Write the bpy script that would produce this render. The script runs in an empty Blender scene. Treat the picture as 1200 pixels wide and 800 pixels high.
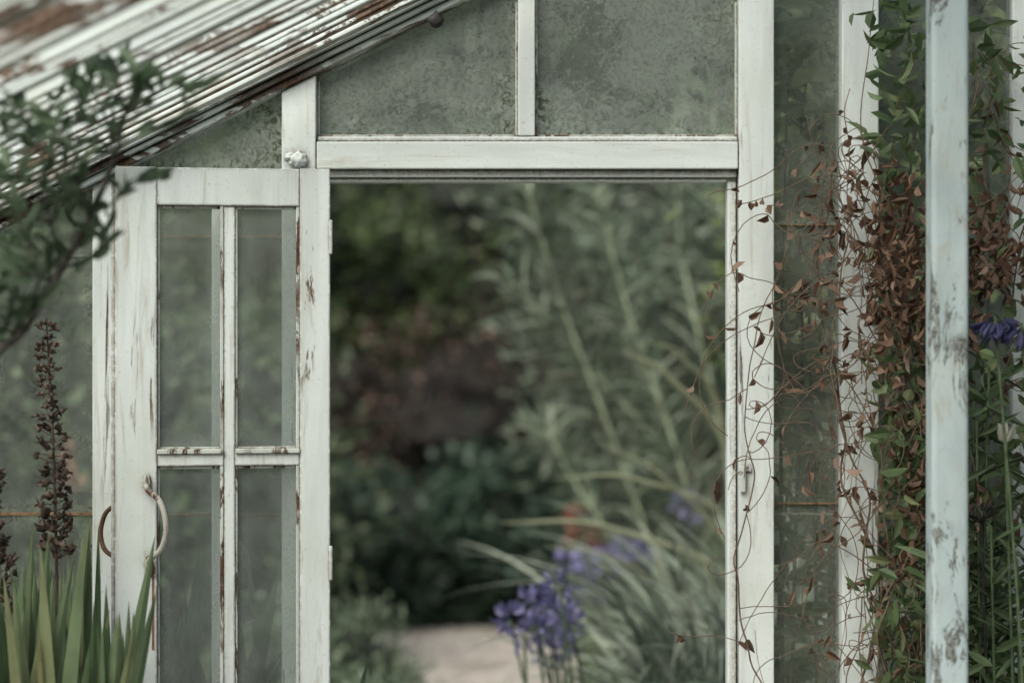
import bpy, math, random
import numpy as np
from mathutils import Vector, Matrix
random.seed(7); rng=np.random.default_rng(7)
scene=bpy.context.scene
scene.view_settings.view_transform='Standard'
try: scene.view_settings.look='None'
except Exception: pass
scene.view_settings.exposure=0

# ------------------------------------------------------------------ helpers
F=4.667            # distance of the gable wall from the eye
EYE=1.6
K=2333.333
def X(u): return (u-600)*.002           # wall-plane survey units of 2 mm
def Z(v): return EYE+(400-v)*.002
def pt(u,v,d): return Vector(((u-600)*d/K, d, EYE+(400-v)*d/K))

def link(o,parent=None):
    scene.collection.objects.link(o)
    if parent: o.parent=parent
    return o
def empty(name):
    e=bpy.data.objects.new(name,None); e.empty_display_size=.2
    return link(e)
def mesh_obj(name,verts,faces,mats,parent=None,midx=None,smooth=False):
    m=bpy.data.meshes.new(name)
    m.from_pydata([tuple(v) for v in verts],[],faces)
    if not isinstance(mats,(list,tuple)): mats=[mats]
    for x in mats: m.materials.append(x)
    if midx is not None: m.polygons.foreach_set('material_index',midx)
    if smooth: m.polygons.foreach_set('use_smooth',[True]*len(m.polygons))
    m.update()
    return link(bpy.data.objects.new(name,m),parent)

class N:
    def __init__(s,name):
        s.m=bpy.data.materials.new(name); s.m.use_nodes=True
        s.t=s.m.node_tree; s.t.nodes.clear()
        s.out=s.n('ShaderNodeOutputMaterial')
    def n(s,typ,**kw):
        x=s.t.nodes.new(typ)
        for k,v in kw.items(): setattr(x,k,v)
        return x
    def set(s,sock,v):
        if isinstance(v,bpy.types.NodeSocket): s.t.links.new(v,sock)
        else:
            if isinstance(v,(tuple,list)) and len(v)==3 and len(sock.default_value)==4: v=(*v,1)
            sock.default_value=v
    def coord(s,scale=(1,1,1),kind='Object'):
        tc=s.n('ShaderNodeTexCoord'); mp=s.n('ShaderNodeMapping')
        s.t.links.new(tc.outputs[kind],mp.inputs[0]); mp.inputs['Scale'].default_value=scale
        return mp.outputs[0]
    def noise(s,vec,scale,detail=4,rough=.55,dist=0):
        x=s.n('ShaderNodeTexNoise'); s.set(x.inputs['Vector'],vec)
        x.inputs['Scale'].default_value=scale; x.inputs['Detail'].default_value=detail
        x.inputs['Roughness'].default_value=rough; x.inputs['Distortion'].default_value=dist
        return x.outputs['Fac']
    def ramp(s,fac,a,b,lo=0.,hi=1.):
        x=s.n('ShaderNodeMapRange'); x.interpolation_type='SMOOTHSTEP'
        s.set(x.inputs[0],fac)
        for i,v in zip((1,2,3,4),(a,b,lo,hi)): x.inputs[i].default_value=v
        return x.outputs[0]
    def math(s,op,a,b=0.,clamp=False):
        x=s.n('ShaderNodeMath',operation=op,use_clamp=clamp); s.set(x.inputs[0],a); s.set(x.inputs[1],b)
        return x.outputs[0]
    def mix(s,f,a,b,blend='MIX'):
        x=s.n('ShaderNodeMix',data_type='RGBA',blend_type=blend)
        s.set(x.inputs[0],f); s.set(x.inputs[6],a); s.set(x.inputs[7],b)
        return x.outputs[2]
    def bsdf(s,col,rough=.6,bump=None,bstr=.3,bdist=.002,metal=0,spec=.5):
        p=s.n('ShaderNodeBsdfPrincipled'); s.set(p.inputs['Base Color'],col); s.set(p.inputs['Roughness'],rough)
        p.inputs['Metallic'].default_value=metal; p.inputs['Specular IOR Level'].default_value=spec
        if bump is not None:
            b=s.n('ShaderNodeBump'); s.set(b.inputs['Height'],bump); b.inputs['Strength'].default_value=bstr; b.inputs['Distance'].default_value=bdist
            s.t.links.new(b.outputs[0],p.inputs['Normal'])
        return p.outputs[0]
    def mixs(s,f,a,b):
        x=s.n('ShaderNodeMixShader'); s.set(x.inputs[0],f); s.t.links.new(a,x.inputs[1]); s.t.links.new(b,x.inputs[2]); return x.outputs[0]
    def done(s,sh): s.t.links.new(sh,s.out.inputs[0]); return s.m

def paint(name,stretch,base=(.75,.80,.79),wear=.0,peel=(.17,.12,.085),bev=False,patch=2.1,edgew=.0,ao_on=True):
    n=N(name); c=n.coord(); cs=n.coord(stretch)
    big=n.noise(c,3.2,4,.6); fine=n.noise(c,110,5,.7); streak=n.noise(cs,10,5,.65,.4); stain=n.noise(cs,26,5,.7,.8)
    col=n.mix(n.ramp(streak,.38,.72),base,tuple(x*.78 for x in base))
    col=n.mix(n.ramp(big,.45,.75,0,.5),col,(.54,.57,.51))
    col=n.mix(n.ramp(stain,.54,.72,0,.6),col,(.40,.37,.29))
    col=n.mix(n.ramp(fine,.58,.70,0,.5),col,(.34,.32,.26))
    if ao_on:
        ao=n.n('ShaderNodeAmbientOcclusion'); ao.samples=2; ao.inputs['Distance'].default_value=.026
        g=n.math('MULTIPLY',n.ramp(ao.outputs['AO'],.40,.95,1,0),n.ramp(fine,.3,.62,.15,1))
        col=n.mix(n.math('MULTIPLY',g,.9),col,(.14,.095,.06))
    pm=n.math('MULTIPLY',n.ramp(n.noise(cs,14,6,.75,.8),.62-wear,.66-wear),n.ramp(n.noise(c,patch,3),.44-wear,.60-wear))
    if bev:
        bv=n.n('ShaderNodeBevel'); bv.samples=2; bv.inputs['Radius'].default_value=.007
        ge=n.n('ShaderNodeNewGeometry')
        dt=n.n('ShaderNodeVectorMath',operation='DOT_PRODUCT'); n.t.links.new(bv.outputs[0],dt.inputs[0]); n.t.links.new(ge.outputs['True Normal'],dt.inputs[1])
        edge=n.math('MULTIPLY',n.ramp(dt.outputs['Value'],.84,.985,1,0),n.ramp(n.noise(c,30,5,.7),.50-edgew,.60-edgew))
        pm=n.math('MAXIMUM',pm,edge)
    wood=n.mix(n.ramp(fine,.4,.6),peel,tuple(x*.35 for x in peel))
    col=n.mix(pm,col,wood)
    h=n.math('SUBTRACT',n.math('ADD',n.math('MULTIPLY',streak,.5),n.math('MULTIPLY',fine,.3)),n.math('MULTIPLY',pm,.7))
    return n.done(n.bsdf(col,n.ramp(fine,.3,.7,.5,.75),h,.6,.0025,spec=.3))

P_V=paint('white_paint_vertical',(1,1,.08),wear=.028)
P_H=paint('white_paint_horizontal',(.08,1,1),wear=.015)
P_R=paint('peeling_roof_paint',(.18,1,.4),base=(.58,.63,.62),wear=.118,peel=(.14,.085,.055),patch=1.5,ao_on=False)
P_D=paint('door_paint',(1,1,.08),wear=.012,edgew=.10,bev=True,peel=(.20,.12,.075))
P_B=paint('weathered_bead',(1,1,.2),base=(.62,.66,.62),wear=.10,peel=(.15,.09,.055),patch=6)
P_C=paint('column_paint',(1,1,.35),base=(.47,.56,.58),wear=.085,peel=(.27,.29,.27),patch=9,ao_on=False)

def glassmat(name,d0,d1,dirt=(.70,.75,.66),algae=(.13,.16,.09),fscale=48,algf=1.,cell=0.):
    n=N(name); c=n.coord(); cs=n.coord((1,1,.12))
    def uv(nm):
        x=n.n('ShaderNodeUVMap'); x.uv_map=nm; s=n.n('ShaderNodeSeparateXYZ'); n.t.links.new(x.outputs[0],s.inputs[0]); return s.outputs[0],s.outputs[1]
    a,b=uv('lo'); e,f=uv('hi')
    edge=n.math('MINIMUM',n.math('MINIMUM',a,e),n.math('MINIMUM',b,f))
    warp=n.noise(c,11,4,.65,.6)
    edge=n.math('SUBTRACT',edge,n.math('MULTIPLY',n.math('SUBTRACT',warp,.5),.14))
    near=n.ramp(edge,-.02,.075,1,0)
    fine=n.noise(c,fscale,7,.78,1.6); big=n.noise(c,4.5,5,.62,1.0); streak=n.noise(cs,20,4,.6,.3)
    s=n.math('ADD',n.math('MULTIPLY',fine,.36),n.math('ADD',n.math('MULTIPLY',big,.46),n.math('MULTIPLY',streak,.18)))
    if cell:
        nn=n.n('ShaderNodeTexNoise'); n.set(nn.inputs['Vector'],c); nn.inputs['Scale'].default_value=14
        wv=n.n('ShaderNodeVectorMath',operation='MULTIPLY_ADD'); n.t.links.new(nn.outputs['Color'],wv.inputs[0]); wv.inputs[1].default_value=(.06,.06,.06); n.t.links.new(c,wv.inputs[2])
        vo=n.n('ShaderNodeTexVoronoi'); n.t.links.new(wv.outputs[0],vo.inputs['Vector']); vo.inputs['Scale'].default_value=90
        s=n.math('ADD',s,n.math('MULTIPLY',n.math('SUBTRACT',n.ramp(vo.outputs['Distance'],.1,.75),.4),cell))
    fac=n.ramp(s,.38,.62,d0,d1)
    fac=n.math('ADD',fac,n.math('MULTIPLY',near,.20),True)
    al=n.math('MULTIPLY',n.ramp(fine,.44,.60),n.math('ADD',n.math('MULTIPLY',near,.75*algf),n.ramp(big,.42,.64,.10*algf,.8*algf)),True)
    col=n.mix(al,n.mix(n.ramp(streak,.35,.65),dirt,tuple(x*.70 for x in dirt)),algae)
    df=n.n('ShaderNodeBsdfDiffuse'); n.set(df.inputs[0],col)
    tr=n.n('ShaderNodeBsdfTranslucent'); n.set(tr.inputs[0],col)
    d=n.mixs(.5,df.outputs[0],tr.outputs[0])
    tp=n.n('ShaderNodeBsdfTransparent'); tp.inputs[0].default_value=(.93,.97,.94,1)
    m=n.mixs(fac,tp.outputs[0],d)
    gl=n.n('ShaderNodeBsdfGlossy'); gl.inputs['Roughness'].default_value=.08
    fr=n.n('ShaderNodeFresnel'); fr.inputs[0].default_value=1.45
    return n.done(n.mixs(n.math('MULTIPLY',fr.outputs[0],.8),m,gl.outputs[0]))
G_TOP=glassmat('dirty_glass_algae',.14,.80,fscale=44,cell=.045)
G_SIDE=glassmat('dirty_glass_side',.02,.34,algf=.5,cell=.02)
G_LEFT=glassmat('dirty_glass_left',.05,.42,algf=.7,cell=.02)
G_DOOR=glassmat('dusty_glass_door',.05,.30,dirt=(.82,.87,.82),fscale=110,algf=.25)
G_CLEAN=glassmat('thin_dust_glass',.0,.08,algf=.4)
n=N('roof_glass'); tp=n.n('ShaderNodeBsdfTransparent'); tp.inputs[0].default_value=(.95,.98,.95,1)
tr=n.n('ShaderNodeBsdfTranslucent'); tr.inputs[0].default_value=(.6,.65,.58,1); G_ROOF=n.done(n.mixs(.12,tp.outputs[0],tr.outputs[0]))

def leafmat(name,cols,rough=.5,trans=.3,patch=1.5,pd=.55):
    n=N(name); g=n.n('ShaderNodeNewGeometry')
    cr=n.n('ShaderNodeValToRGB'); n.t.links.new(g.outputs['Random Per Island'],cr.inputs[0])
    el=cr.color_ramp.elements
    el[0].color=(*cols[0],1); el[1].color=(*cols[-1],1)
    for i,cc in enumerate(cols[1:-1]):
        e=el.new((i+1)/(len(cols)-1)); e.color=(*cc,1)
    c=n.coord(); pn=n.noise(c,patch,3,.6)
    col=n.mix(n.ramp(pn,.35,.65,1,0),cr.outputs[0],n.mix(1.,cr.outputs[0],(pd,pd,pd),'MULTIPLY'))
    b=n.bsdf(col,rough,spec=.35)
    tr=n.n('ShaderNodeBsdfTranslucent'); n.set(tr.inputs[0],col)
    return n.done(n.mixs(trans,b,tr.outputs[0]))
def plain(name,c,rough=.7,var=.5,scale=30,metal=0,bs=.4):
    n=N(name); co=n.coord(); f=n.noise(co,scale,5,.65)
    return n.done(n.bsdf(n.mix(n.ramp(f,.35,.65),c,tuple(x*var for x in c)),rough,f,bs,.004,metal))

# ------------------------------------------------------------------ geometry helpers
class Boxes:
    def __init__(s): s.v=[]; s.f=[]
    def hexa(s,p):
        b=len(s.v); s.v+=[tuple(q) for q in p]
        s.f+=[tuple(b+i for i in q) for q in ((3,2,1,0),(4,5,6,7),(0,1,5,4),(1,2,6,5),(2,3,7,6),(3,0,4,7))]
    def box(s,x0,x1,y0,y1,z0,z1,ztl=None,ztr=None):
        a=z1 if ztl is None else ztl; b=z1 if ztr is None else ztr
        s.hexa([(x0,y0,z0),(x1,y0,z0),(x1,y1,z0),(x0,y1,z0),(x0,y0,a),(x1,y0,b),(x1,y1,b),(x0,y1,a)])
    def obj(s,name,mat,parent,bevel=.003,seg=2):
        o=mesh_obj(name,s.v,s.f,mat,parent)
        if bevel:
            m=o.modifiers.new('bevel','BEVEL'); m.width=bevel; m.segments=seg; m.limit_method='ANGLE'
        return o
def pane(name,pts,mat,parent):
    """flat pane; uv layers store metres from its borders"""
    o=mesh_obj(name,pts,[tuple(range(len(pts)))],mat,parent)
    P=np.array(pts); ax=[i for i in range(3) if np.ptp(P[:,i])>1e-4]
    if len(ax)>2: ax=[0,1]
    lo=P.min(0); hi=P.max(0); me=o.data
    l=me.uv_layers.new(name='lo'); h=me.uv_layers.new(name='hi')
    for lp in me.loops:
        q=me.vertices[lp.vertex_index].co
        l.data[lp.index].uv=(q[ax[0]]-lo[ax[0]],q[ax[1]]-lo[ax[1]])
        h.data[lp.index].uv=(hi[ax[0]]-q[ax[0]],hi[ax[1]]-q[ax[1]])
    return o
def unit(a): return a/np.maximum(np.linalg.norm(a,axis=-1,keepdims=True),1e-9)
def leaf_arrays(pos,dirs,L,W,fold=.15,detail=True,nrm=None):
    n=len(pos); d=unit(np.asarray(dirs,float)); r=rng.normal(size=(n,3)) if nrm is None else nrm
    s=unit(np.cross(d,r)); nn=np.cross(s,d)
    L=np.broadcast_to(np.asarray(L,float),(n,))[:,None]; W=np.broadcast_to(np.asarray(W,float),(n,))[:,None]
    if detail:
        curl=rng.uniform(-.15,.35,(n,1))
        def P(t,w,f): return pos+d*L*t+s*W*w+nn*(W*f-L*curl*t*t)
        V=np.stack([P(0,0,0),P(.28,-.42,fold),P(.28,0,0),P(.28,.42,fold),P(.66,-.38,fold),P(.66,0,0),P(.66,.38,fold),P(1,0,0)],1)
        fs=[(0,2,1),(0,3,2),(1,2,5,4),(2,3,6,5),(4,5,7),(5,6,7)]
    else:
        V=np.stack([pos,pos+d*L*.45-s*W*.5,pos+d*L+nn*L*.05,pos+d*L*.45+s*W*.5],1)
        fs=[(0,1,2,3)]
    k=V.shape[1]; V=V.reshape(-1,3)
    faces=[tuple(b+i for i in f) for b in range(0,n*k,k) for f in fs]
    return V,faces
def merge(parts):
    V=[];Fc=[];M=[];b=0
    for v,f,mi in parts:
        v=np.asarray(v); V.append(v); Fc+=[tuple(b+i for i in q) for q in f]; M+=[mi]*len(f); b+=len(v)
    return np.concatenate(V),Fc,M
import bmesh
from mathutils import noise as mnoise
_ico={}
def blob(center,rad,seed=0,sub=3,amp=.22):
    if sub not in _ico:
        bm=bmesh.new(); bmesh.ops.create_icosphere(bm,subdivisions=sub,radius=1)
        bm.verts.ensure_lookup_table()
        _ico[sub]=([q.co.copy() for q in bm.verts],[tuple(x.index for x in p.verts) for p in bm.faces]); bm.free()
    vs,f=_ico[sub]; v=[]
    for q in vs:
        k=1+amp*mnoise.noise(q*2.1+Vector((seed*3.1,seed,0)))*2
        v.append((center[0]+q.x*rad[0]*k,center[1]+q.y*rad[1]*k,max(.0,center[2]+q.z*rad[2]*k)))
    return np.array(v),f
def foliage(center,rad,n,L,clumps=30,spread=.22,detail=False,aspect=.5,up=.2,core=True,seed=1):
    c=np.array(center,float); R=np.array(rad,float)
    cd=unit(rng.normal(size=(clumps,3))); cr=rng.uniform(.55,1.08,(clumps,1))
    cc=c+cd*cr*R
    idx=rng.integers(0,clumps,n); p=cc[idx]+rng.normal(size=(n,3))*spread*R.min()
    p[:,2]=np.maximum(p[:,2],.01)
    d=unit(p-c)+rng.normal(size=(n,3))*.7; d[:,2]+=up
    out=[(*leaf_arrays(p,d,L*rng.uniform(.6,1.3,n),L*aspect*rng.uniform(.7,1.2,n),detail=detail),0)]
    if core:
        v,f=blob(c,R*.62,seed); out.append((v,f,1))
    return out
def blade_arrays(specs,nseg=7,tp=2.6,tw_=.9):
    V=[];Fc=[]
    for p,d,L,w,g in specs:
        p=np.array(p,float); d=np.array(d,float); d/=np.linalg.norm(d)
        side=np.cross(d,[0,0,1.])
        if np.linalg.norm(side)<.05: side=np.array([1.,0,0])
        if tp>4: side=np.cross(d,[0,1.,0])
        side/=np.linalg.norm(side); tw=rng.uniform(-tw_,tw_)
        up=np.cross(side,d); side=side*math.cos(tw)+up*math.sin(tw); nn=np.cross(side,d)
        hz=np.array([d[0],d[1],0]); b=len(V)
        for i in range(nseg+1):
            t=i/nseg
            if tp>4: t=1-(1-t)**1.6
            q=p+d*L*t+np.array([0,0,-1.])*g*L*t*t*1.0+hz*g*L*t*t*.3
            ww=w*.5*(min(1,.55+t*1.6))*(1-t**tp)
            V+=[q-side*ww+nn*ww*.35,q,q+side*ww+nn*ww*.35]
            if i<nseg:
                a=b+3*i; Fc+=[(a,a+1,a+4,a+3),(a+1,a+2,a+5,a+4)]
    V=np.array(V); V[:,2]=np.maximum(V[:,2],.008)
    return V,Fc
def tubes(name,lines,mat,parent,res=1):
    cu=bpy.data.curves.new(name,'CURVE'); cu.dimensions='3D'; cu.bevel_depth=1.; cu.bevel_resolution=res; cu.use_fill_caps=True
    for pts in lines:
        sp=cu.splines.new('POLY'); sp.points.add(len(pts)-1)
        for q,(co,r) in zip(sp.points,pts): q.co=(*co,1); q.radius=r
    cu.materials.append(mat)
    return link(bpy.data.objects.new(name,cu),parent)
def smoothpath(ctrl,n=24):
    c=[Vector(x) for x in ctrl]; c=[c[0]*2-c[1]]+c+[c[-1]*2-c[-2]]; out=[]
    m=len(c)-3
    for i in range(n+1):
        t=i/n*m; k=min(int(t),m-1); t-=k; a,b,d,e=c[k:k+4]
        out.append(.5*((2*b)+(d-a)*t+(2*a-5*b+4*d-e)*t*t+(3*b-a-3*d+e)*t**3))
    return out

# ------------------------------------------------------------------ greenhouse
SL=.4935; RX=.6
def zr(x):
    return Z(190)+(x-X(160))*SL if x<RX else Z(190)+(RX-X(160))*SL-(x-RX)*SL
gh=empty('greenhouse')
wall=Boxes(); wallh=Boxes()
def vbar(u0,u1,z0,y0=F,y1=F+.085,ztop=None,b=wall):
    x0,x1=X(u0),X(u1)
    if ztop is None: b.box(x0,x1,y0,y1,z0,0,zr(x0)-.002,zr(x1)-.002)
    else: b.box(x0,x1,y0,y1,z0,ztop)
vbar(330,370,0); vbar(866,907,0,y0=F-.004,y1=F+.10)
vbar(854,864.5,0,F+.03,F+.075,Z(211.5))
vbar(607,627,Z(159),F+.012,F+.06)
vbar(107,133,.42,F+.01,F+.07); vbar(247,262,.42,F+.012,F+.06,Z(223))
vbar(-62,-26,.42)
vbar(986,1029,.42,F-.01,F+.08); vbar(1188,1215,.42,F+.01,F+.07); vbar(1390,1420,.42,F+.01,F+.07); vbar(1590,1625,0)
wall.obj('gable_posts',P_V,gh)
wallh.box(X(371),X(865),F-.002,F+.08,Z(198),Z(166))
wallh.box(X(371),X(865),F+.012,F+.07,Z(165),Z(159.5))
wallh.box(X(371),X(865),F+.018,F+.08,Z(207),Z(199))
wallh.box(X(372),X(853),F+.03,F+.08,Z(212),Z(207.8))
wallh.box(X(134),X(329),F+.008,F+.07,Z(222),Z(200))
wallh.box(X(-62),X(329),F-.03,F+.11,.385,.42); wallh.box(X(908),X(1625),F-.03,F+.11,.385,.42)
wallh.obj('transom_and_sills',P_H,gh)
v,f=blob((X(350),F-.006,Z(188)),(.020,.014,.018),4,3,.25); mesh_obj('painted_bracket',v,f,P_V,gh,smooth=True)
v,f=blob((X(340),F-.004,Z(184)),(.012,.008,.010),5,3,.25); mesh_obj('painted_bracket_ear',v,f,P_V,gh,smooth=True)
lt=Boxes(); lt.box(X(867),X(873),F-.016,F-.005,Z(576),Z(545)); lt.box(X(866),X(880),F-.012,F-.005,Z(552),Z(546)); lt.obj('jamb_latch',P_B,gh,.002)

nb=N('plinth_brick'); br=nb.n('ShaderNodeTexBrick'); sp=nb.n('ShaderNodeSeparateXYZ'); cb=nb.n('ShaderNodeCombineXYZ')
nb.t.links.new(nb.coord(),sp.inputs[0]); nb.set(cb.inputs[0],nb.math('ADD',sp.outputs[0],sp.outputs[1])); nb.set(cb.inputs[1],sp.outputs[2])
nb.t.links.new(cb.outputs[0],br.inputs[0]); br.inputs['Scale'].default_value=1; br.inputs['Brick Width'].default_value=.225; br.inputs['Row Height'].default_value=.075; br.inputs['Mortar Size'].default_value=.008
br.inputs['Color1'].default_value=(.26,.11,.07,1); br.inputs['Color2'].default_value=(.20,.09,.06,1); br.inputs['Mortar'].default_value=(.35,.33,.29,1)
M_BR=nb.done(nb.bsdf(br.outputs[0],.85,br.outputs[1],-.5,.005))
pl=Boxes(); pl.box(X(-62),X(329),F-.01,F+.10,0,.384); pl.box(X(908),X(1625),F-.01,F+.10,0,.384)
pl.box(-1.56,-1.34,-1.5,F-.012,0,.45); pl.box(2.56,2.76,-1.5,F-.012,0,.45); pl.obj('brick_plinth',M_BR,gh,.003)

yg=F+.042
def bay(u0,u1,z0,z1=None,mat=G_SIDE,yy=yg):
    x0,x1=X(u0),X(u1)
    a=zr(x0)-.001 if z1 is None else min(z1,zr(x0)-.001); b=zr(x1)-.001 if z1 is None else min(z1,zr(x1)-.001)
    if a<=z0:
        xs=X(160)+(z0-Z(190))/SL
        P=[(xs,yy,z0),(x1,yy,z0),(x1,yy,b)]
    else: P=[(x0,yy,z0),(x1,yy,z0),(x1,yy,b),(x0,yy,a)]
    pane('glass_pane',P,mat,gh)
for u0,u1 in ((-26,107),(907,986),(1029,1188),(1215,1390),(1420,1590)):
    L=[.42,Z(605),Z(262 if u0>0 else 300)]; mt=G_LEFT if u0<0 else G_SIDE
    bay(u0,u1,L[0],L[1]+.006,mat=mt); bay(u0,u1,L[1],L[2]+.006,yy=yg+.005,mat=mt); bay(u0,u1,L[2],None,yy=yg,mat=mt)
for u0,u1 in ((133,247),(262,330)):
    bay(u0,u1,.42,Z(605)+.006,mat=G_CLEAN); bay(u0,u1,Z(605),Z(277)+.006,yy=yg+.005,mat=G_CLEAN); bay(u0,u1,Z(277),Z(222),mat=G_CLEAN)
bay(133,330,Z(200),None,mat=G_TOP)
bay(370,607,Z(159.5),None,mat=G_TOP); bay(627,866,Z(159.5),None,mat=G_TOP)
M_LAP=plain('lap_rust',(.30,.17,.09),.8,.4,60)
lap=Boxes()
for u0,u1,v in ((-26,107,605),(907,986,592),(1029,1188,598),(133,247,605),(262,330,605),(133,247,277),(262,330,277),(907,986,263)):
    lap.box(X(u0)+.001,X(u1)-.001,yg-.004,yg+.009,Z(v),Z(v)+(.006 if v==605 and u0<0 else .0025))
lap.obj('glass_lap_joints',M_LAP,gh,0)
pu=Boxes()
for u0,u1 in ((370,607),(627,866)):
    pu.box(X(u0)+.0005,X(u0)+.006,yg-.012,yg-.001,Z(158),min(zr(X(u0)),2.6)-.005); pu.box(X(u1)-.006,X(u1)-.0005,yg-.012,yg-.001,Z(158),2.4)
    pu.box(X(u0)+.007,X(u1)-.007,yg-.012,yg-.001,Z(159.3),Z(156.5))
pu.obj('glazing_putty',P_B,gh,.001,1)

# roof
th=math.atan(SL); ct,st=math.cos(th),math.sin(th)
def rp(side,s,n,y):
    zt=zr(RX)
    return (RX+(-1 if side<0 else 1)*(s*ct)+(n*st*(-1 if side<0 else 1)), y, zt-s*st+n*ct)
SMAX=2.42
def rbar(b,side,y0,y1,n0,n1,s0=0.02,s1=SMAX,jit=0):
    j=rng.uniform(-jit,jit,4)
    P=[rp(side,s1,n0+j[0],y0),rp(side,s0,n0+j[1],y0),rp(side,s0,n0+j[1],y1),rp(side,s1,n0+j[0],y1),
       rp(side,s1,n1+j[0],y0),rp(side,s0,n1+j[1],y0),rp(side,s0,n1+j[1],y1),rp(side,s1,n1+j[0],y1)]
    if side>0: P=[P[1],P[0],P[3],P[2],P[5],P[4],P[7],P[6]]
    b.hexa(P)
rf=Boxes(); rd_=Boxes()
for side in (-1,1):
    rbar(rf,side,F-.012,F+.11,0,.014); rbar(rf,side,F-.03,F+.11,.018,.028); rbar(rf,side,F-.05,F+.14,.032,.085)
    rbar(rd_,side,F-.004,F+.09,.0142,.0178); rbar(rd_,side,F-.02,F+.09,.0282,.0318)
    y=F-.22; k=0
    while y>-1.5:
        w=.018 if k%3 else .024
        rbar(rf,side,y-w,y+w,.012,.022,jit=.005); rbar(rf,side,y-w*.6,y+w*.6,.028,.036,jit=.001); rbar(rf,side,y-w*.35,y+w*.35,.042,.070)
        rbar(rd_,side,y-w*.4,y+w*.4,.018,.032); rbar(rd_,side,y-w*.2,y+w*.2,.034,.044)
        y-=.23+rng.uniform(-.03,.03); k+=1
rf.obj('roof_glazing_bars',P_R,gh,.002,1)
rd_.obj('roof_bar_dark_core',plain('dark_brown_wood',(.10,.07,.05),.85,.4,40),gh,0)  # dark brown core between the slats keeps the gaps dark
rg=Boxes(); rg.box(RX-.03,RX+.03,-1.5,F+.1,zr(RX)-.05,zr(RX)+.12)
rg.box(-1.56,-1.47,-1.5,F+.05,1.60,1.72); rg.box(2.67,2.74,-1.5,F+.05,1.60,1.72)
for yy in np.arange(-1.5,F-.1,.62):
    rg.box(-1.52,-1.48,yy,yy+.04,.45,1.60); rg.box(2.68,2.72,yy,yy+.04,.45,1.60)
rg.obj('ridge_eaves_sidebars',P_V,gh)
for side in (-1,1):
    pane('roof_glass',[rp(side,SMAX,.07,-1.5),rp(side,.02,.07,-1.5),rp(side,.02,.07,F),rp(side,SMAX,.07,F)],G_ROOF,gh)
for xx in (-1.5,2.7): pane('side_glass',[(xx,-1.5,.45),(xx,F,.45),(xx,F,1.6),(xx,-1.5,1.6)],G_ROOF,gh)
v,f=blob((X(511),F-.035,Z(27)),(.018,.014,.018),3,2,.4); mesh_obj('verge_latch',v,f,plain('old_iron',(.02,.018,.016),.7),gh,smooth=True)

# interior stanchion: flat-faced weathered post on a foot block
cd=4.12; cx=(1114-600)*cd/K
ip=Boxes(); hw=.0385
ip.box(cx-hw,cx+hw,cd,cd+.07,.10,zr(cx)-.004)
ip.box(cx-.06,cx+.06,cd-.022,cd+.092,0,.098)
o=ip.obj('roof_stanchion',P_C,gh,.010,3)

# ------------------------------------------------------------------ door
dr=empty('glazed_door')
db=Boxes(); dh=Boxes(); bd=Boxes(); DW=.487; DT=.042; ztop=1.997
def dbx(b,u0,u1,y0,y1,z0,z1): b.box(-u1,-u0,y0,y1,z0,z1)
sL=.094; sR=.070
dbx(db,0,sR,0,DT,.03,ztop); dbx(db,DW-sL,DW,0,DT,.03,ztop)
dbx(db,DW-.004,DW+.009,.012,.030,.05,ztop-.03)
dbx(dh,sR,DW-sL,.001,DT-.001,ztop-.087,ztop-.001)
mu0=DW-.270; mu1=mu0+.026
zm=1.334
dbx(db,mu0,mu1,.006,DT-.004,.50,ztop-.087)
dbx(dh,sR,mu0,.003,DT-.003,zm-.018,zm+.018); dbx(dh,mu1,DW-sL,.003,DT-.003,zm-.018,zm+.018)
dbx(bd,sR,mu0,-.004,.002,zm+.010,zm+.021); dbx(bd,mu1,DW-sL,-.004,.002,zm+.010,zm+.021)
dbx(dh,sR,DW-sL,.001,DT-.001,.40,.50); dbx(dh,sR,DW-sL,.001,DT-.001,.03,.20)
dbx(db,sR,DW-sL,.014,DT-.014,.20,.40)
for a,b_ in ((sR,mu0),(mu1,DW-sL)):
    for z0,z1 in ((.50,zm-.018),(zm+.018,ztop-.087)):
        dbx(bd,a,a+.008,.004,.020,z0,z1); dbx(bd,b_-.006,b_,.010,.020,z0,z1)
        dbx(bd,a+.008,b_-.006,.010,.020,z0,z0+.007); dbx(bd,a+.008,b_-.006,.010,.020,z1-.007,z1)
db.obj('stiles_and_muntin',P_D,dr); dh.obj('rails',P_D,dr); bd.obj('glazing_beads',P_B,dr,.0015,1)
for a,b_ in ((sR,mu0),(mu1,DW-sL)):
    for z0,z1 in ((.50,zm-.018),(zm+.018,ztop-.087)):
        pane('door_glass',[(-b_,.022,z0),(-a,.022,z0),(-a,.022,z1),(-b_,.022,z1)],G_DOOR,dr)
M_HD=paint('handle_paint',(1,1,.3),base=(.42,.40,.36),wear=.12,peel=(.12,.05,.025),patch=20,ao_on=False)
def dl(u,v): return (u-387)*.00197, EYE+(400-v)*.00196
hp=[]
for (u,v,y) in ((176,566,-.003),(178,572,-.018),(190,582,-.036),(197,600,-.046),(198,622,-.046),(192,640,-.038),(181,650,-.02),(178,656,-.004)):
    xx,zz=dl(u,v); hp.append((xx,y,zz))
tubes('pull_handle',[[(q,.0066) for q in smoothpath(hp,26)]],M_HD,dr,3)
hb=[]
for (u,v,y) in ((139,590,DT+.004),(135,594,DT+.02),(127,602,DT+.036),(122,618,DT+.042),(122,632,DT+.042),(127,645,DT+.032),(139,652,DT+.004)):
    xx,zz=dl(u,v); hb.append((xx,y,zz))
tubes('outer_handle',[[(q,.0055) for q in smoothpath(hb,20)]],plain('rusty_iron_handle',(.14,.07,.04),.8),dr,3)
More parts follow.
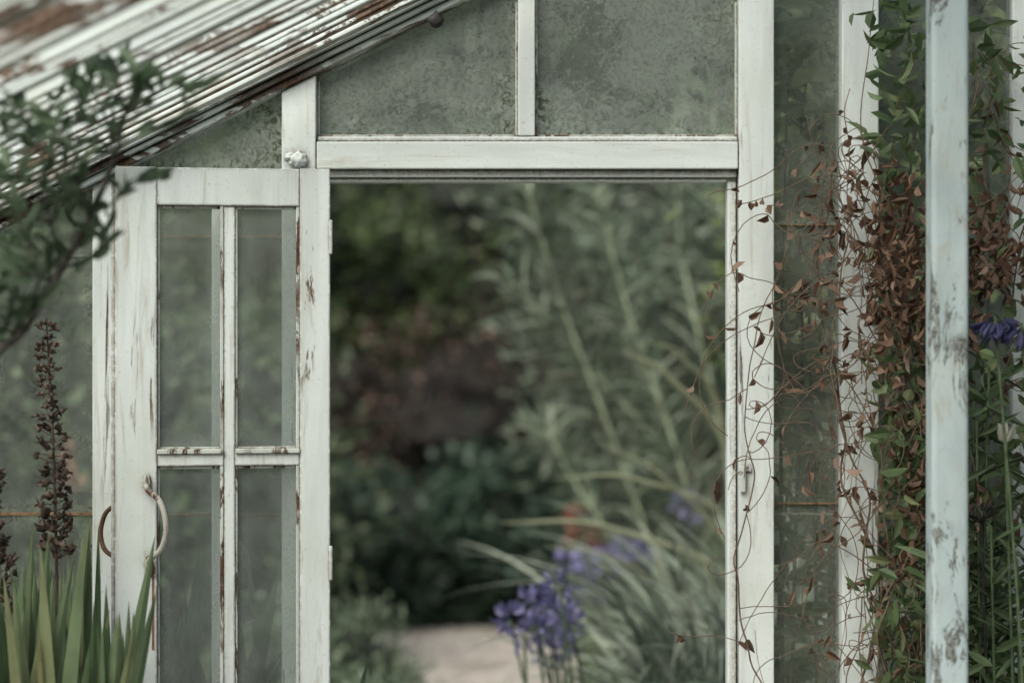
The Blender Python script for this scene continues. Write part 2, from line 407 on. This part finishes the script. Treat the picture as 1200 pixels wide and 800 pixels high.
for (u,v,r) in ((176,563,.013),(178,657,.013)):
    xx,zz=dl(u,v); v_,f_=blob((xx,-.003,zz),(r*.8,.006,r*1.5),1,2,.1); mesh_obj('handle_rose',v_,f_,M_HD,dr,smooth=True)
v_,f_=blob((dl(181,0)[0],-.006,dl(0,663)[1]),(.007,.005,.020),1,2,.2); mesh_obj('keyhole_cover',v_,f_,plain('rusty_iron',(.12,.05,.025),.8),dr,smooth=True)
rb=Boxes(); xx=dl(183,0)[0]; rb.box(xx-.002,xx+.0025,-.0012,-.0002,.9,dl(0,672)[1]); rb.obj('rust_streak',plain('rust',(.34,.15,.07),.85,.5,40),dr,0)
hg=Boxes()
for z in (.35,1.05,1.80): hg.box(-.004,.005,-.004,.008,z,z+.08)
hg.obj('butt_hinges',P_D,dr,.003)
dr.location=((387-600)*4.585/K,4.585,0); dr.rotation_euler=(0,0,math.radians(8.5))

# ------------------------------------------------------------------ ground
def sheet(name,x0,x1,y0,y1,z,mat):
    return mesh_obj(name,[(x0,y0,z),(x1,y0,z),(x1,y1,z),(x0,y1,z)],[(0,1,2,3)],mat)
g=N('soil_and_turf'); c=g.coord(); a=g.noise(c,.6,5); b=g.noise(c,25,5,.7)
col=g.mix(g.ramp(b,.35,.65),(.05,.045,.025),(.05,.075,.03)); col=g.mix(g.ramp(a,.4,.6,0,.6),col,(.035,.055,.02))
sheet('ground',-150,150,-60,240,0,g.done(g.bsdf(col,.95,b,.8,.03)))
g=N('gravel'); c=g.coord(); vv=g.n('ShaderNodeTexVoronoi'); g.set(vv.inputs['Vector'],c); vv.inputs['Scale'].default_value=30
sv=g.n('ShaderNodeSeparateColor'); g.t.links.new(vv.outputs['Color'],sv.inputs[0])
col=g.mix(sv.outputs[0],(.52,.475,.41),(.26,.235,.20)); col=g.mix(g.ramp(g.noise(c,3.2,5,.6),.48,.68,0,.6),col,(.16,.15,.11))
M_GR=g.done(g.bsdf(col,.9,vv.outputs['Distance'],.6,.01))
pv=[];pf=[];cl=smoothpath([(-.1,-1.5,0),(.1,3,0),(.0,4.8,0),(-.10,7,0),(-.18,9,0),(-.25,10.3,0),(-.9,11.3,0),(-3,12,0),(-7,12.3,0)],60)
for i,q in enumerate(cl):
    t=(cl[min(i+1,60)]-cl[max(i-1,0)]).normalized(); nrm=Vector((-t.y,t.x,0)); w=.5+.03*math.sin(i*1.7)
    pv+=[q+nrm*w+Vector((0,0,.004)),q-nrm*w+Vector((0,0,.004))]
    if i: pf.append((2*i-2,2*i-1,2*i+1,2*i))
mesh_obj('gravel_path',pv,pf,M_GR)

# ------------------------------------------------------------------ background planting
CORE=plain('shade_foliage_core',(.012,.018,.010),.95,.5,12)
HG=leafmat('hedge_leaves',[(.04,.066,.030),(.065,.10,.045),(.10,.145,.065)],patch=.9,pd=.25)
parts=[]
for i in range(22):
    x=-8.5+i*.8+rng.uniform(-.2,.2); y=15.8+rng.uniform(-.8,.8); h=rng.uniform(2.9,3.4)
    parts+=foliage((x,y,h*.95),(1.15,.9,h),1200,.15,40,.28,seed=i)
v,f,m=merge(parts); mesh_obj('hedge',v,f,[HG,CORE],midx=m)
def shrub(name,mat,items,core=CORE):
    parts=[]
    for i,(c,r,n,L,k) in enumerate(items): parts+=foliage(c,r,n,L,**k,seed=i+5)
    v,f,m=merge(parts); return mesh_obj(name,v,f,[mat,core],midx=m)
YG=leafmat('light_green_leaves',[(.07,.105,.038),(.12,.17,.06),(.19,.24,.09)],patch=2,pd=.35)
YG2=leafmat('mid_green_leaves',[(.05,.08,.03),(.09,.135,.05),(.15,.20,.075)],patch=2,pd=.25)
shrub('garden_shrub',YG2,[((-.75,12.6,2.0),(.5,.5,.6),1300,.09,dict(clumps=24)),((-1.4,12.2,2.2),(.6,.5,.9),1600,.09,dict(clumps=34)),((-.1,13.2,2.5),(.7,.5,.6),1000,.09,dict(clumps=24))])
CP=leafmat('copper_leaves',[(.024,.020,.013),(.040,.031,.020),(.055,.042,.028),(.27,.18,.14)],patch=2.5,pd=.35)
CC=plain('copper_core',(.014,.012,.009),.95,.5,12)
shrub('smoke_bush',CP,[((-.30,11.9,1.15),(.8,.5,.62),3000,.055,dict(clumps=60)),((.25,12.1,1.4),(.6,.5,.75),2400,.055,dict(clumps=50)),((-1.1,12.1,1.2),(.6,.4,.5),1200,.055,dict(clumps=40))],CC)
DG=leafmat('dark_green_leaves',[(.028,.054,.035),(.05,.09,.058),(.10,.15,.10)],patch=2.5,pd=.45)
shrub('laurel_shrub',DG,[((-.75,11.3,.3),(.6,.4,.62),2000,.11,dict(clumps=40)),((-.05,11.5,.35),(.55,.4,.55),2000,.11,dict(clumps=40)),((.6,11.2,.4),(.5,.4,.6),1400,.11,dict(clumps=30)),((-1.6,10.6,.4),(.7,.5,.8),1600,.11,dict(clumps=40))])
SG=leafmat('sage_leaves',[(.10,.15,.09),(.17,.23,.15),(.25,.31,.21)],patch=4,pd=.7)
shrub('sage_mound',SG,[((-.66,8.4,.17),(.27,.3,.27),2400,.045,dict(clumps=50,spread=.18)),((-.98,8.0,.15),(.35,.3,.32),1800,.045,dict(clumps=50,spread=.18)),((-.52,7.6,.05),(.2,.3,.2),900,.045,dict(clumps=30,spread=.18))])
HG2=leafmat('viburnum_leaves',[(.08,.12,.06),(.13,.18,.095),(.20,.25,.145)],patch=2.5,pd=.35)
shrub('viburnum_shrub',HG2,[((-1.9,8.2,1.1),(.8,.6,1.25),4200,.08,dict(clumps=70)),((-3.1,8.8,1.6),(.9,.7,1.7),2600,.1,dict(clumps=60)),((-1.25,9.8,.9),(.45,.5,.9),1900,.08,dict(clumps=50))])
shrub('philadelphus_shrub',YG,[((1.75,6.4,1.5),(.55,.5,1.5),4200,.08,dict(clumps=80)),((2.7,7.0,1.6),(.8,.6,1.7),2800,.09,dict(clumps=60)),((1.15,6.9,2.1),(.42,.4,.7),1500,.075,dict(clumps=50)),((3.3,8.5,2.2),(1.2,.8,2.3),2200,.11,dict(clumps=60))])
PK=leafmat('pink_petals',[(.28,.15,.11),(.38,.20,.15)],trans=.3)
p=[]
for i in range(5):
    c=pt(rng.uniform(78,108),rng.uniform(510,570),7.2); d=unit(rng.normal(size=(12,3))); p.append((*leaf_arrays(np.array(c)+d*.01,d,.032,.022,.2),0))
v,f,m=merge(p); mesh_obj('pink_rose_flowers',v,f,PK)

RD=leafmat('reed_leaves',[(.14,.20,.12),(.21,.27,.18),(.31,.35,.26)],trans=.35,patch=3,pd=.6)
RS=plain('reed_stem',(.28,.33,.22),.7,.7,20)
rd=empty('giant_reed'); specs=[]; stems=[]
for ctrl,nl in (([(850,1060),(800,760),(720,520),(660,360),(618,225)],38),([(870,1060),(840,720),(790,520),(735,360),(700,220)],38),
             ([(890,1060),(850,700),(800,560),(700,440),(600,330)],30),([(900,1060),(880,700),(840,480),(800,300),(790,120)],36),
             ([(880,1060),(860,760),(830,600),(770,470),(725,390)],24),([(930,1060),(930,700),(900,450),(850,280),(835,120)],32),([(850,1060),(790,800),(720,640),(670,560),(640,500)],18)):
    d0=rng.uniform(7.4,8.4); d1=d0+rng.uniform(-.4,.4)
    pts=smoothpath([pt(u,v,d0+(d1-d0)*i/4) for i,(u,v) in enumerate(ctrl)],nl)
    pts[0].z=max(0,pts[0].z)
    stems.append([(q,.013*(1-.6*i/nl)) for i,q in enumerate(pts)])
    for i in range(4,nl+1):
        t=(pts[i]-pts[i-1]).normalized()
        for s in range(5):
            a=rng.uniform(0,6.28); d=Vector((math.cos(a),math.sin(a)*.7,0))*.75+t*.85
            specs.append((pts[i],d,rng.uniform(.18,.38)*(1.1-.4*i/nl),.018,rng.uniform(.1,.6)))
tubes('stems',stems,RS,rd,2)
v,f=blade_arrays(specs,5); mesh_obj('leaves',v,f,RD,rd)
straws=[]
for (u0,v0,u1,v1,w_) in ((870,700,583,612,.026),(860,560,725,410,.026),(870,640,650,560,.018),(850,520,760,400,.022),(850,760,640,640,.018),(870,680,700,520,.016)):
    a=pt(u0,v0,7.0); b=pt(u1,v1,6.8); base=Vector((a.x+.05,a.y,0)); mid=a+(b-a)*.55+Vector((0,0,.10))
    q=smoothpath([base,a,mid,b],26); straws.append([(x,w_*.5*(1-(i/26)**3)+.001) for i,x in enumerate(q)])
tubes('arching_canes',straws,leafmat('straw_cane_skin',[(.34,.37,.24),(.34,.37,.24)],pd=.8),rd,1)
OL=leafmat('willow_leaves',[(.12,.17,.11),(.19,.25,.175),(.29,.33,.25)],trans=.3,patch=2.2,pd=.35)
pp=[]
for (u,v_,r,dd,n) in ((650,410,.22,9.2,450),(720,330,.25,9.4,650),(790,270,.3,9.6,800),(830,400,.3,9.5,800),(700,470,.28,9.6,600),(770,520,.35,9.8,800),(840,560,.35,9.6,800),(900,420,.4,9.9,800),(900,650,.5,9.8,800),(780,650,.35,10.,700),(680,270,.2,9.5,260),(620,250,.16,9.4,160)):
    c=pt(u,v_,dd); pp+=foliage(c,(r*1.25,r,r),n,.10,24,.35,aspect=.22,core=False)
tr=[[(q,.02*(1-.03*i)) for i,q in enumerate(smoothpath([(1.1,9.7,0),pt(880,700,9.7),pt(800,450,9.6),pt(u,v_,9.5)],20))] for u,v_ in ((650,400),(780,250),(850,350),(730,330))]
wl=empty('willow_shrub'); v,f,m=merge(pp); mesh_obj('leaves',v,f,OL,wl); tubes('trunk',tr,plain('bark',(.10,.08,.06)),wl,2)

GS=leafmat('grass_blades',[(.20,.27,.19),(.32,.39,.30),(.50,.55,.44)],trans=.3,patch=5,pd=.5)
specs=[]
for cx_,cy_,nn_,hh in ((.66,6.5,210,1.0),(.88,6.9,190,1.12),(.92,6.2,120,1.0),(.60,6.1,80,.8)):
    for i in range(nn_):
        a=rng.uniform(0,6.283); e=rng.uniform(1.0,1.42); d=(math.cos(a)*math.cos(e),math.sin(a)*math.cos(e),math.sin(e))
        specs.append(((cx_+rng.normal()*.05,cy_+rng.normal()*.05,.02),d,rng.uniform(1.4,2.05)*hh,.022,rng.uniform(.42,.85)))
v,f=blade_arrays(specs,12); mesh_obj('ornamental_grass',v,f,GS)
PU=leafmat('agapanthus_petals',[(.14,.14,.29),(.21,.20,.39),(.32,.30,.50)],trans=.3,patch=8,pd=.8)
ST=plain('flower_stem',(.10,.15,.07),.6)
AL=leafmat('strap_leaves',[(.07,.12,.05),(.11,.17,.08),(.17,.23,.12)],trans=.2,patch=4)
def umbel(c,r,n,L=.045,w=.017,down=0):
    d=unit(rng.normal(size=(n,3))+np.array([0,0,.25-down])); p=np.array(c)+d*r*.5
    return (*leaf_arrays(p,d,L,w,.3),0)
ag=empty('agapanthus_border'); um=[];sts=[];bl=[]
spots=[(600,722),(622,700),(628,738),(645,712),(652,752),(640,768),(668,735),(612,745),(672,660),(690,650),(684,676),(710,668),(745,652),(655,690),(700,700),(735,640),(640,735),(662,720)]
for (u,v0) in spots:
    d=rng.uniform(5.9,6.4) if u<670 else rng.uniform(7.5,8.3); c=pt(u+rng.normal()*4,v0+rng.normal()*4,d)
    um.append(umbel(c,.055 if u<670 else .06,26,.040 if u<670 else .045)); b=Vector((c.x+rng.uniform(-.02,.12),c.y,0)); sts.append([(q,.005) for q in smoothpath([b,(b+c)/2+Vector((.02,0,0)),c],8)])
    for k in range(9):
        a=rng.uniform(0,6.28); bl.append((b,(math.cos(a)*.5,math.sin(a)*.5,1),rng.uniform(.3,.55),.03,rng.uniform(.2,.6)))
for (u,v0) in ((800,590),(812,598)): um.append(umbel(pt(u,v0,8),.05,24))
v,f,m=merge(um); mesh_obj('flower_heads',v,f,PU,ag); tubes('stems',sts,ST,ag); v,f=blade_arrays(bl,6); mesh_obj('leaves',v,f,AL,ag)
cr=empty('crocosmia_plant'); RM=leafmat('red_petals',[(.26,.08,.055),(.36,.12,.09),(.40,.20,.16)],trans=.3)
um=[];sts=[]
for i in range(10):
    c=pt(rng.uniform(665,702),rng.uniform(600,655),8.6)
    um.append(umbel(c,.035,14,.035,.015)); b=Vector((c.x+.1,c.y,0)); sts.append([(q,.003) for q in smoothpath([b,(b+c)/2,c],6)])
for (u,v0) in ((800,548),(803,556)): um.append(umbel(pt(u,v0,8.8),.025,14,.03,.015))
v,f,m=merge(um); mesh_obj('flowers',v,f,RM,cr); tubes('stems',sts,ST,cr)

# ------------------------------------------------------------------ left foreground plants
LB=leafmat('shrub_leaves',[(.08,.13,.07),(.13,.19,.11),(.20,.26,.17)],trans=.35,patch=8,pd=.6)
BK=plain('dark_bark',(.10,.08,.07),.85,.5,50)
bs=empty('leafy_shrub'); lines=[];lp=[];ldir=[]; D=3.66
main=[(-1.15,3.5,0),(-1.05,3.5,.8),pt(-30,480,3.55),pt(30,385,3.6),pt(72,315,D),pt(108,250,D),pt(134,185,D),pt(148,130,3.55),pt(162,88,3.5)]
def branch(ctrl,r0,r1,n,leafstart=.3,step=1):
    q=smoothpath(ctrl,n); lines.append([(x,r0+(r1-r0)*i/n) for i,x in enumerate(q)])
    for i in range(int(n*leafstart),n+1,step):
        t=(q[i]-q[max(i-1,0)]).normalized()
        for s in (-1,1):
            if rng.random()<.12: continue
            a=rng.uniform(0,6.28); o=Vector((math.cos(a),math.sin(a)*.8,math.sin(a+1)*.6)).normalized()
            lp.append(q[i]+Vector(rng.normal(size=3)*.003)); ldir.append(t*.8+o*(s or 1)*.75+Vector((0,0,-.05)))
branch(main,.010,.003,48,.84)
for cps in ([(30,385),(45,330),(30,280),(20,240)],[(72,315),(60,260),(50,215),(52,165),(60,120)],[(108,250),(90,215),(70,190),(40,172),(10,165)],
            [(134,185),(115,160),(95,130),(80,95)],[(134,185),(150,165),(180,150),(205,140),(232,110)],[(148,130),(170,120),(196,102),(218,98)],[(108,250),(130,240),(150,220),(184,204)],
            [(148,130),(140,105),(138,80)],[(60,330),(30,320),(5,330),(-30,320)],[(72,315),(40,290),(10,290),(-20,270)],[(60,260),(30,250),(0,225),(-20,200)],[(50,215),(25,205),(0,190)],
            [(90,215),(95,190),(80,165),(66,140)],[(40,172),(30,140),(15,120)],[(134,185),(128,150),(112,112),(104,88)],[(108,250),(96,240),(84,232),(60,235),(30,262)],
            [(72,315),(90,280),(80,240),(90,200)],[(20,400),(0,370),(-20,340)],[(60,330),(50,300),(20,300),(0,310)],[(72,315),(110,300),(120,270)],[(30,385),(15,350),(25,320)],[(10,405),(30,370),(50,350)]):
    d=D+rng.uniform(-.16,.04); branch([pt(u,v,D if i==0 else d) for i,(u,v) in enumerate(cps)],.0032,.0012,9,.15)
tubes('branches',lines,BK,bs,2)
n=len(lp); v,f=leaf_arrays(np.array([tuple(q) for q in lp]),np.array([tuple(q) for q in ldir]),rng.uniform(.040,.074,n),rng.uniform(.016,.025,n),.2)
mesh_obj('leaves',v,f,LB,bs)

SW=leafmat('sword_leaves',[(.08,.13,.06),(.12,.18,.09),(.18,.24,.13),(.28,.28,.14)],trans=.25,patch=8,pd=.7)
specs=[]
for i in range(125):
    u=rng.uniform(-60,146); d=rng.uniform(4.15,4.46); b=pt(u,1040,d); b.z=.01
    top=rng.triangular(600,705,840) if u<115 else rng.triangular(640,750,850); zt=EYE+(400-top)*d/K
    lean=rng.normal()*.13
    if u>70: lean=min(lean,.015)
    L=(zt-b.z)*1.05; specs.append((b,(lean,rng.normal()*.04,1),L,rng.uniform(.030,.046),rng.uniform(.0,.05)))
v,f=blade_arrays(specs,12,6,.9); mesh_obj('iris_plant',v,f,SW)
specs=[]
for (u0,v0,u1,v1) in ((215,800,245,670),(205,800,235,720),(225,820,190,690),(280,830,328,652),(275,820,340,740),(285,850,322,690),(300,860,342,770),(262,860,300,745),(195,830,215,705),(240,850,200,725),(292,830,262,720),(310,850,290,640),(300,860,330,760),(210,860,232,640),(290,860,272,660)):
    d=4.85; a=pt(u0,v0,d); b=pt(u1,v1,d); dv=(b-a); base=a-dv.normalized()*((a.z-.02)/dv.normalized().z)
    specs.append((base,dv,(b-base).length*1.02,.042,.02))
for i in range(40):
    u=rng.uniform(170,345); d=rng.uniform(4.84,5.0); top=rng.uniform(660,850); b=pt(u,0,d); b.z=0.01
    specs.append((b,(rng.normal()*.14,rng.normal()*.04,1),(EYE+(400-top)*d/K),.036,.05))
v,f=blade_arrays(specs,12,6,.8); v[:,1]=np.maximum(v[:,1],F+.12); mesh_obj('iris_plant',v,f,leafmat('outer_sword_leaves',[(.10,.17,.08),(.15,.23,.12),(.22,.30,.17)],trans=.3,patch=8,pd=.6))

SP=leafmat('seed_pods',[(.035,.024,.018),(.065,.042,.03),(.12,.08,.058)],trans=.05,patch=20,pd=.8)
def spike(name,u,v0,v1,d,lean=6):
    e=empty(name); top=pt(u-lean,v0,d); bot=pt(u+lean,v1,d); b=Vector((bot.x+.02,d,0)); L=smoothpath([b,bot,(bot+top)/2+Vector((.004,0,0)),top],60)
    lines=[[(q,.0045-.0028*i/60) for i,q in enumerate(L)]]
    parts=[]; H=top.z-bot.z; n=int(H/.0150)
    for i in range(n):
        t=i/n; c=bot.lerp(top,t)+Vector((math.sin(t*7)*.004,0,0)); wv=.85+.25*math.sin(i*1.9)+.15*rng.normal()
        for k in range(4):
            if rng.random()<.12: continue
            a=i*2.4+k*1.57+rng.uniform(-.5,.5); r=(.035*(1-.62*t)*max(wv,.4)+.004)*rng.uniform(.6,1.2); o=Vector((math.cos(a),math.sin(a),rng.uniform(-.1,.5))); q=c+o*r
            lines.append([(c,.0011),(q,.0011)])
            s=.0086*(1-.35*t)*rng.uniform(.7,1.3)
            v,f=blob(q,(s*1.1,s,s*1.1),i+k,1,.55); parts.append((v,f,0))
            for j in range(2):
                lv,lf=leaf_arrays(np.array([tuple(q)]),np.array([tuple(o+Vector(rng.normal(size=3)*.7))]),s*2.4,s*1.1,.3); parts.append((lv,lf,0))
    tubes('stem',lines,plain('spike_stem',(.08,.05,.035)),e,2)
    v,f,m=merge(parts); mesh_obj('seed_pods',v,f,SP,e)
spike('acanthus_seed_spike',60,372,655,4.42)
spike('acanthus_seed_spike',-4,545,720,4.38,3)

# ------------------------------------------------------------------ right: climbing vine etc.
VS=plain('vine_stem',(.17,.115,.08),.8,.5,60)
DL=leafmat('dead_leaves',[(.11,.065,.042),(.18,.105,.068),(.27,.175,.12),(.14,.08,.052)],trans=.2,patch=15,pd=.7)
GL=leafmat('vine_green_leaves',[(.08,.13,.055),(.12,.185,.08),(.17,.24,.11),(.26,.29,.14)],trans=.35,patch=8,pd=.6)
GO=leafmat('brightened_outer_leaves',[(.13,.20,.08),(.20,.28,.12),(.30,.37,.18)],trans=.4,patch=5,pd=.5)  # vine green with its colour brightened to offset shade outside the glass
vn=empty('climbing_vine'); lines=[];dp=[];dd=[];gp=[];gd=[]
def wander(u,v,d,du,dv,n,jit,r):
    out=[];a=0
    p=[u,v,d]
    for i in range(n):
        out.append(pt(*p)); a=a*.7+rng.normal()*jit
        p[0]+=du+a; p[1]+=dv+rng.normal()*jit*.4; p[2]=min(max(p[2]+rng.normal()*.012,4.38),F-.035)
    q=smoothpath(out,n*3); lines.append([(x,r*(1-.6*i/len(q))) for i,x in enumerate(q)]); return q
allq=[]
for i in range(24):
    u=rng.normal(1062,14); q=wander(u,1190,rng.uniform(4.42,4.6),rng.normal()*.6,-26,int(rng.integers(18,46)),4.5,rng.uniform(.0018,.0045)); allq.append(q)
for i in range(7):
    q=wander(rng.uniform(925,985),rng.uniform(820,1180),rng.uniform(4.5,4.62),rng.normal()*1.2,-22,int(rng.integers(14,34)),6,.0014); allq.append(q)
def tendril(p,sc,n=16,r=.0011):
    q=[Vector(p)]; a=rng.uniform(0,6.28); da=rng.normal()*.18
    for i in range(n):
        a+=da; da+=rng.normal()*.13; da*=.93
        q.append(q[-1]+Vector((math.cos(a)*sc,rng.normal()*.003,math.sin(a)*sc-.0006*i)))
        q[-1].y=min(q[-1].y,F-.02)
    lines.append([(x,r) for x in q]); return q
pool=[q for s in allq for q in s if Z(1000)<q.z<2.35]
tp=[]
for i in range(210):
    tp+=tendril(pool[rng.integers(len(pool))],rng.uniform(.008,.017),int(rng.integers(10,26)))
for (u,v) in ((965,300),(950,350),(960,420),(975,270),(1000,210),(1015,180),(970,480),(975,520),(960,245),(1155,330),(1170,270),(1035,340),(1030,400),(1020,300),(1025,450)):
    for k in range(4): tp+=tendril(pt(u+rng.uniform(-15,15),v,4.56),.016,24,.0012)
for cps in ([(1030,330),(985,262),(940,255),(905,240)],[(1040,420),(980,330),(925,360),(885,440),(895,420)],[(1035,520),(985,440),(930,455),(905,350),(925,300)],[(1050,260),(1010,160),(1018,60),(1024,0)],
            [(1070,300),(1110,255),(1160,235),(1200,200)],[(1060,360),(1120,340),(1170,260),(1200,212),(1190,250)],[(1050,560),(1010,620),(960,660),(935,740)],[(1060,700),(1000,650),(960,640),(940,700),(960,790)],[(1040,150),(1000,210),(965,240),(950,330)]):
    d=rng.uniform(4.42,4.6); q=smoothpath([pt(u,v,d) for u,v in cps],30); lines.append([(x,.0017-.0008*i/30) for i,x in enumerate(q)]); tp+=q[::2]
tubes('stems',lines,VS,vn,1)
def proj(q): return 600+q.x*K/q.y, 400-(q.z-EYE)*K/q.y
down=Vector((0,0,-1))
for q in pool+tp:
    u,v=proj(q); dens=math.exp(-((v-310)/120)**2)*.28+math.exp(-((v-600)/80)**2)*.15+.06
    if u<1030: dens*=.6
    if rng.random()<dens: dp.append(q); dd.append(down*.7+Vector(rng.normal(size=3)*.6))
    gden=.04+.13*(v>430)+.15*(v<170)
    if u>1020 and rng.random()<gden: gp.append(q+Vector(rng.normal(size=3)*.012)); gd.append(Vector(rng.normal(size=3)*.7)+down*.2)
for i in range(620):
    k=rng.random()
    if k<.46: u,v=rng.normal(1054,24),rng.normal(325,56)
    elif k<.68: u,v=rng.normal(1168,22),rng.normal(300,34)
    elif k<.9: u,v=rng.normal(1068,16),rng.uniform(360,680)
    else: u,v=rng.normal(1050,18),rng.uniform(190,300)
    dp.append(pt(u,v,rng.uniform(4.38,4.56))); dd.append(down*.6+Vector(rng.normal(size=3)*.7))
for i in range(470):
    k=rng.random()
    if k<.36: u,v=rng.normal(1066,20),rng.uniform(400,820)
    elif k<.56: u,v=rng.normal(1054,20),rng.uniform(-10,230)
    elif k<.85: u,v=rng.uniform(1130,1215),rng.uniform(380,820)
    else: u,v=rng.uniform(1100,1200),rng.uniform(0,380)
    gp.append(pt(u,v,rng.uniform(4.42,4.62))); gd.append(Vector(rng.normal(size=3)*.8)+Vector((0,0,-.1)))
ar=lambda l: np.array([tuple(q) for q in l])
n=len(dp); v1,f1=leaf_arrays(ar(dp),ar(dd),rng.uniform(.016,.046,n),rng.uniform(.008,.020,n),.7); mesh_obj('dead_leaves',v1,f1,DL,vn)
n=len(gp); v1,f1=leaf_arrays(ar(gp),ar(gd),rng.uniform(.03,.078,n),rng.uniform(.014,.032,n),.2); mesh_obj('green_leaves',v1,f1,GL,vn)

ll=empty('lily_plant'); lines=[];lp=[];ldir=[]
for i in range(20):
    u=rng.uniform(900,1220) if i<7 else rng.uniform(1090,1230); d=rng.uniform(4.3,4.55) if u>1040 else rng.uniform(4.8,5.0)
    top=pt(u+rng.normal()*12,rng.uniform(430,760),d); b=Vector((top.x+rng.normal()*.04,d,0)); q=smoothpath([b,(b+top)/2,top],40); lines.append([(x,.003) for x in q])
    for j in range(8,41):
        a=j*2.4+rng.uniform(-.3,.3); lp.append(q[j]); ldir.append(Vector((math.cos(a),math.sin(a),.5)))
tubes('stems',lines,ST,ll); n=len(lp)
v1,f1=leaf_arrays(ar(lp),ar(ldir),rng.uniform(.07,.13,n),rng.uniform(.014,.024,n),.2); mesh_obj('leaves',v1,f1,AL,ll)
bt=empty('buddleja_shrub'); lines=[];lp=[];ldir=[]
for cps in ([(925,1100),(930,700),(940,400),(935,200),(950,60)],[(960,1100),(955,600),(950,300),(990,120),(1040,20)],[(1080,1100),(1085,600),(1060,300),(1075,120),(1060,0)],[(1150,1100),(1150,600),(1160,250),(1140,60),(1170,-30)],[(1010,1100),(1010,500),(1050,200),(1100,60)],[(915,1100),(910,800),(925,560),(960,420)],[(940,1100),(970,760),(965,560),(930,420)],[(920,1100),(915,500),(920,200),(925,20)],[(980,1100),(975,500),(965,160),(960,-20)]):
    d=rng.uniform(4.82,4.92); q=smoothpath([pt(u,v,d) for u,v in cps],60); q[0].z=0; lines.append([(x,.006-.0035*i/60) for i,x in enumerate(q)])
    for j in range(10,61):
        if rng.random()<.8:
            for k in range(2):
                a=rng.uniform(0,6.28); lp.append(q[j]+Vector(rng.normal(size=3)*.02)); ldir.append(Vector((math.cos(a),math.sin(a)*.6,rng.uniform(-.8,.3))))
tubes('stems',lines,BK,bt); n=len(lp)
v1,f1=leaf_arrays(ar(lp),ar(ldir),rng.uniform(.07,.16,n),rng.uniform(.022,.05,n),.15)
v1[:,1]=np.maximum(v1[:,1],F+.06); mesh_obj('leaves',v1,f1,GO,bt)

ai=empty('agapanthus_plant'); um=[];sts=[]
for (u,v0) in ((1197,392),(1166,385)):
    c=pt(u,v0-14,4.2); m_=34; d=unit(rng.normal(size=(m_,3))*np.array([1,.8,.5])+np.array([0,0,-1.3])); p=np.array(c)+d*.018
    um.append((*leaf_arrays(p,d,.045,.014,.4),0))
    b=Vector((c.x+.06,4.2,0)); sts.append([(q,.0035) for q in smoothpath([b,(b+c)/2+Vector((.03,0,0)),c],20)])
v,f,m=merge(um); mesh_obj('flowers',v,f,leafmat('violet_petals',[(.07,.07,.17),(.10,.10,.25),(.15,.15,.33)],trans=.2),ai); tubes('stems',sts,ST,ai)
sh=empty('dried_seed_head'); c=pt(1150,612,4.35); lines=[]; parts=[]
lines.append([(q,.003) for q in smoothpath([(c.x+.03,4.35,0),(c.x+.02,4.35,.6),c],20)])
for i in range(26):
    a=rng.uniform(0,6.28); d=Vector((math.cos(a),math.sin(a),rng.uniform(.1,1.6))).normalized(); e=c+d*rng.uniform(.035,.06)
    lines.append([(c,.0011),(e,.0009)]); parts.append((*blob(e,(.0035,.0035,.006),i,1,.2),0))
mm=plain('dry_black',(.025,.022,.02),.8); tubes('rays',lines,mm,sh); v,f,m=merge(parts); mesh_obj('capsules',v,f,mm,sh)
wf=empty('white_lily_flower'); c=pt(1178,520,4.3); d=np.array([[math.cos(a)*.45,math.sin(a)*.45,1] for a in np.linspace(0,5.2,6)])
v,f=leaf_arrays(np.tile(np.array(c),(6,1)),d,.05,.024,.3); mesh_obj('petals',v,f,leafmat('cream_petals',[(.6,.58,.5),(.7,.68,.6)],trans=.3,pd=.9),wf)
tubes('stem',[[(q,.003) for q in smoothpath([(c.x+.03,4.3,0),(c.x+.02,4.3,.7),c],16)]],ST,wf)

# ------------------------------------------------------------------ light, camera
EL,AZ=math.radians(46),math.radians(212)
w=bpy.data.worlds.new('World'); scene.world=w; w.use_nodes=True; nt=w.node_tree; nt.nodes.clear()
sk=nt.nodes.new('ShaderNodeTexSky'); sk.sky_type='NISHITA'; sk.sun_disc=False; sk.sun_elevation=EL; sk.sun_rotation=AZ; sk.air_density=1.; sk.dust_density=4; sk.ozone_density=.8
bg=nt.nodes.new('ShaderNodeBackground'); bg.inputs[1].default_value=.15; ou=nt.nodes.new('ShaderNodeOutputWorld')
nt.links.new(sk.outputs[0],bg.inputs[0]); nt.links.new(bg.outputs[0],ou.inputs[0])
sd=bpy.data.lights.new('sun','SUN'); sd.energy=5.0; sd.angle=math.radians(50); sd.color=(1,.97,.92)
so=link(bpy.data.objects.new('sun',sd))
dirv=Vector((math.sin(AZ)*math.cos(EL),math.cos(AZ)*math.cos(EL),math.sin(EL)))
so.rotation_euler=dirv.to_track_quat('Z','Y').to_euler()
cam=bpy.data.cameras.new('camera'); co=link(bpy.data.objects.new('camera',cam)); co.location=(0,0,EYE); co.rotation_euler=(math.radians(90),0,0)
cam.lens=70; cam.sensor_width=36; cam.clip_end=600; cam.clip_start=.05
cam.dof.use_dof=True; cam.dof.focus_distance=4.55; cam.dof.aperture_fstop=1.2; cam.dof.aperture_blades=0
scene.camera=co
print('faces',sum(len(o.data.polygons) for o in bpy.data.objects if o.type=='MESH'))
